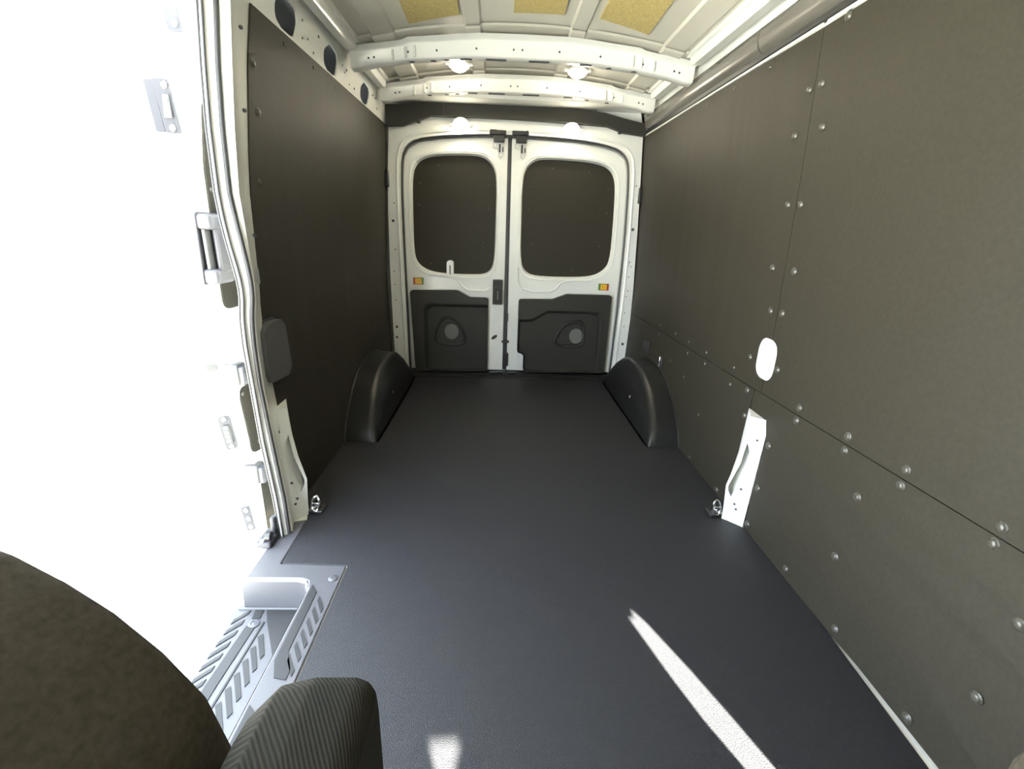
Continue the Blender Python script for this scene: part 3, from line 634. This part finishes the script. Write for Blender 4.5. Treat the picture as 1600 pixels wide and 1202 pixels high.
# ---- roller bracket on the sill
rb = tag(empty('roller_bracket', (-.872, 1.40, .0)), 'small metal roller bracket at the foot of the door seal', 'bracket')
rb.location = (0, 0, 0)
box('bracket_base', (-.880, 1.395, .012), (.05, .09, .022), 'plated', rb, bev=.005)
box('bracket_upright', (-.865, 1.415, .050), (.016, .03, .075), 'plated', rb, bev=.005)
revolve('roller', [(.004, 0), (.016, .002), (.017, .012), (.016, .020), (.004, .022)], 'black', rb, (-.880, 1.375, .035), (1, 0, 0))
screw((-.885, 1.36, .024), (0, -.6, .8), rb, SCREW_Z)

# ---- pad on the left pillar
pd = tag(empty('pillar_pad', (-.86, 1.59, .55)), 'grey cushioned cap on the pillar by the left panel', 'pad')
pd.location = (0, 0, 0)
def mapP(y, z, w): return (-wx(z)+w, y, z)
plate('pad_face', rpoly([(1.500, .722), (1.555, .742), (1.628, .742), (1.655, .715), (1.668, .565), (1.640, .535), (1.515, .545), (1.498, .575)], .02, 4), [], -.01, .034, mapP, 'padm', pd, cuts=(.6, .65, .7), bev=.010)
plate('pad_base', rpoly([(1.492, .715), (1.55, .748), (1.634, .748), (1.662, .715), (1.675, .560), (1.64, .528), (1.51, .538), (1.490, .57)], .02, 4), [], -.014, .010, mapP, 'black', pd, bev=.004)

# ---- wheel arch covers
def arch(s, label):
    o = tag(empty('wheel_arch_cover', (s*.78, 2.7, 0)), label, 'wheel arch', 'moulded wheel arch covers'); o.location = (0, 0, 0)
    Y = [2.19, 2.20, 2.23, 2.28, 2.34, 2.40, 2.46, 2.53, 2.62, 2.75, 2.90, 3.02, 3.12, 3.20, 3.26, 3.30]
    H = [.002, .030, .075, .120, .165, .210, .240, .268, .288, .296, .290, .262, .21, .14, .07, .002]
    rings = []
    for y, h in zip(Y, H):
        f = min(1, h/.20); xi = .700-.008*(y-2.2)
        sec = [(xi-.006, 0)]
        for t in [k/10 for k in range(11)]:
            a = t*math.pi/2
            sec.append((xi+.004+.075*(1-math.cos(a))**.9*(.55+.45*f), h*math.sin(a)**.75))
        sec += [(.80+.02*f, h*1.01), (.845, h*1.02), (.866, h*1.03)]
        rings.append([(s*x, y, z) for x, z in sec])
    loft('arch_shell', rings, 'arch', o, ang=60)
    ed = [(y, h*1.03) for y, h in zip(Y, H)]
    sweep('arch_edge', [(s*(wx(z)-.003), y, z+.001) for y, z in ed], tubeprof(.005, 8), 'arch', o, up=(1, 0, 0))
    zi = .13; screw((s*.703, 2.60, zi), (-s, 0, .2), o, SCREW_Z)
    return o
arch(-1, 'moulded dark wheel arch cover at the foot of the left panel')
arch(1, 'moulded black wheel arch cover at the foot of the right wall')

# ---- dome lamps
def lamp(p, n, label):
    o = tag(empty('dome_lamp', p), label, 'lamp', 'four lit dome lamps'); p = Vector(p); n = Vector(n).normalized()
    o.location = (0, 0, 0)
    revolve('lamp_base', [(.044, .012), (.054, .012), (.055, .004), (.052, -.004), (.040, -.006)], 'white', o, p, n, 24)
    revolve('lamp_lens', [(.043, -.004), (.043, .016), (.037, .026), (.022, .034), (.006, .036)], 'lens', o, p, n, 24)
    for s in (-1, 1):
        box('lamp_ear', (p.x+s*.060, p.y-.002, p.z-.002), (.024, .03, .010), 'white', o, bev=.003)
    return o
lamp((-.328, 2.875, 1.878), (0, -.15, -1), 'lit dome lamp on the roof skin, nearer the left rail')
lamp((.305, 2.900, 1.880), (0, -.15, -1), 'lit dome lamp on the roof skin, nearer the right rail')
lamp((-.357, 3.372, 1.682), (0, -.75, -.65), 'lit dome lamp on the frame above the left rear door')
lamp((.354, 3.372, 1.680), (0, -.75, -.65), 'lit dome lamp on the frame above the right rear door')

# ---- tie-down rings
def tiedown(p, s, label, sc=1):
    o = tag(empty('tie_down_ring', p), label, 'tie-down ring', 'cargo tie-down rings'); x, y, z = p
    o.location = (0, 0, 0)
    box('ring_base', (x, y, z+.006*sc), (.055*sc, .055*sc, .012*sc), 'black', o, bev=.004)
    box('ring_clamp', (x, y, z+.022*sc), (.030*sc, .020*sc, .030*sc), 'chrome', o, bev=.004)
    sweep('ring', [(x+.022*sc*math.cos(a)*.6, y-.012*sc+.012*sc*math.sin(a), z+.036*sc+.026*sc*math.sin(a)) for a in [2*math.pi*k/16 for k in range(16)]], tubeprof(.0048*sc, 8), 'chrome', o, up=(0, 1, .3), closed=True)
    revolve('ring_bolt', [(.010*sc, 0), (.010*sc, .007*sc), (.006*sc, .009*sc)], 'chrome', o, (x+s*.012*sc, y-.014*sc, z+.012*sc), (0, -.4, 1), 6)
    return o
tiedown((-.782, 1.585, .001), -1, 'chrome tie-down ring at the foot of the left door pillar')
tiedown((.790, 1.590, .001), 1, 'chrome tie-down ring at the foot of the right pillar')
tiedown((.800, 3.350, .010), 1, 'dark tie-down ring in the rear corner behind the right wheel arch', .9)
# small strap hook above the right arch
hk = tag(empty('wall_hook'), 'small chrome hook on the wall above the right wheel arch', 'hook')
box('hook_plate', (.872, 2.62, .345), (.012, .035, .06), 'black', hk, bev=.003)
box('hook_tongue', (.862, 2.62, .350), (.014, .014, .062), 'chrome', hk, bev=.005)
# vent slots high on the rear corner
vt = tag(empty('vent_slots'), 'group of small dark air slots low in the right rear corner', 'vent')
plate('vent_plate', rrect(2.94, .36, .16, .10, .01), [], -.002, .003, mapR, 'panel', vt)
for k in range(4):
    box('vent_slot', (wx(.36)-.004, 2.89+.032*k, .37-.004*k), (.008, .016, .06), 'black', vt, bev=.002)

# ---- passenger seat
def cushion(name, outline, y0, y1, m, parent, bulge=.03, n=7, lean=0, zref=.3):
    """soft slab: outline in (x,z), swollen between y0 and y1"""
    cx = sum(p[0] for p in outline)/len(outline); cz = sum(p[1] for p in outline)/len(outline)
    rings = []
    def ring(k, y):
        return [(cx+(x-cx)*k, y+(z-zref)*lean, cz+(z-cz)*k) for x, z in outline]
    ym = (y0+y1)/2; hy = (y1-y0)/2
    for t in [-.5+k/10 for k in range(11)]:
        a = t*math.pi; k = 1-bulge*8*(1-math.cos(a)**.35 if math.cos(a) > 1e-6 else 1)*.35
        rings.append(ring(max(.6, k), ym+hy*math.sin(a)))
    inner0 = ring(.35, y0-bulge*.25); inner1 = ring(.35, y1+bulge*.25)
    return loft(name, [inner0]+rings+[inner1], m, parent, closed=True, cap=True, ang=70)
ps = tag(empty('passenger_seat', (-.53, .2, 0)), 'dark cloth passenger seat in the left foreground with raised armrest', 'seat'); ps.location = (0, 0, 0)
so = [(-.760,.28),(-.785,.45),(-.79,.62),(-.775,.76),(-.73,.845),(-.66,.878),(-.58,.872),(-.51,.852),(-.466,.829),(-.432,.802),(-.40,.770),(-.367,.724),(-.340,.672),(-.326,.60),(-.320,.50),(-.325,.38),(-.335,.28)]
so = [(x-.014, z-.018) for x, z in rpoly(so, .02, 2)]
cushion('backrest', so, .19, .32, 'seat', ps, .012)
cushion('seat_cushion', rpoly([(-.77,.10),(-.77,.27),(-.70,.31),(-.40,.31),(-.33,.27),(-.33,.10)], .05, 3), -.30, .22, 'seat', ps, .012)
box('seat_base', (-.55, -.09, .08), (.40, .36, .15), 'black', ps, bev=.02)
ar = [(-.350,.20),(-.348,.45),(-.340,.56),(-.328,.615),(-.308,.660),(-.282,.688),(-.250,.697),(-.213,.697),(-.202,.692),(-.1965,.680),(-.195,.66),(-.193,.55),(-.192,.20)]
def armrest():
    rings = []
    for t, k, dx in ((.185, .86, -.006), (.192, .93, -.004), (.205, .98, -.002), (.225, 1, 0), (.27, 1, 0), (.29, .985, .0), (.30, .95, 0), (.305, .88, 0)):
        rings.append([(-.25+(x+.25)*k+dx, t+(z-.6)*.06, .40+(z-.40)*(1-(1-k)*.35)) for x, z in rpoly(ar, .012, 3)])
    return loft('armrest', rings, 'twill', ps, closed=True, cap=True, ang=60)
armrest()
# ---- driver seat (mostly outside the frame; backrest outline shaped to bound the sun streak)
ds = tag(empty('driver_seat', (.48, -.1, 0)), 'dark cloth driver seat at the right edge, backrest shaped for the sun streak', 'seat'); ds.location = (0, 0, 0)
dso = [(.24,.02),(.24,.60),(.26,.85),(.34,.92),(.70,.92),(.80,.90),(.812,.70),(.79,.636),(.728,.628),(.728,.585),(.721,.542),(.709,.468),(.704,.411),(.708,.355),(.712,.02)]
plate('backrest', dso, [], -.12, 0, mapB, 'seat', ds)
box('bolster', (.342, .185, .652), (.18, .07, .20), 'seat', ds, bev=.03, seg=4)
cushion('headrest', rpoly([(.38,.93),(.38,1.10),(.62,1.10),(.62,.93)], .05, 4), -.11, -.03, 'seat', ds, .012)
cushion('seat_cushion', rpoly([(.26,.10),(.26,.28),(.70,.28),(.70,.10)], .05, 3), -.66, -.13, 'seat', ds, .012)

# thing empties sit at their thing's base: move each Empty there and keep its parts in place
bpy.context.view_layer.update()
for o in [o for o in COL.objects if o.type == 'EMPTY' and o.parent is None]:
    pts = []
    def gather(c):
        if c.type == 'MESH': pts.extend([c.matrix_world @ Vector(b) for b in c.bound_box])
        for k in c.children: gather(k)
    gather(o)
    if not pts: continue
    mn = Vector([min(p[i] for p in pts) for i in range(3)]); mx = Vector([max(p[i] for p in pts) for i in range(3)])
    base = Vector(((mn.x+mx.x)/2, (mn.y+mx.y)/2, mn.z))
    for c in o.children: c.matrix_parent_inverse = Matrix.Translation(-base)
    o.location = base
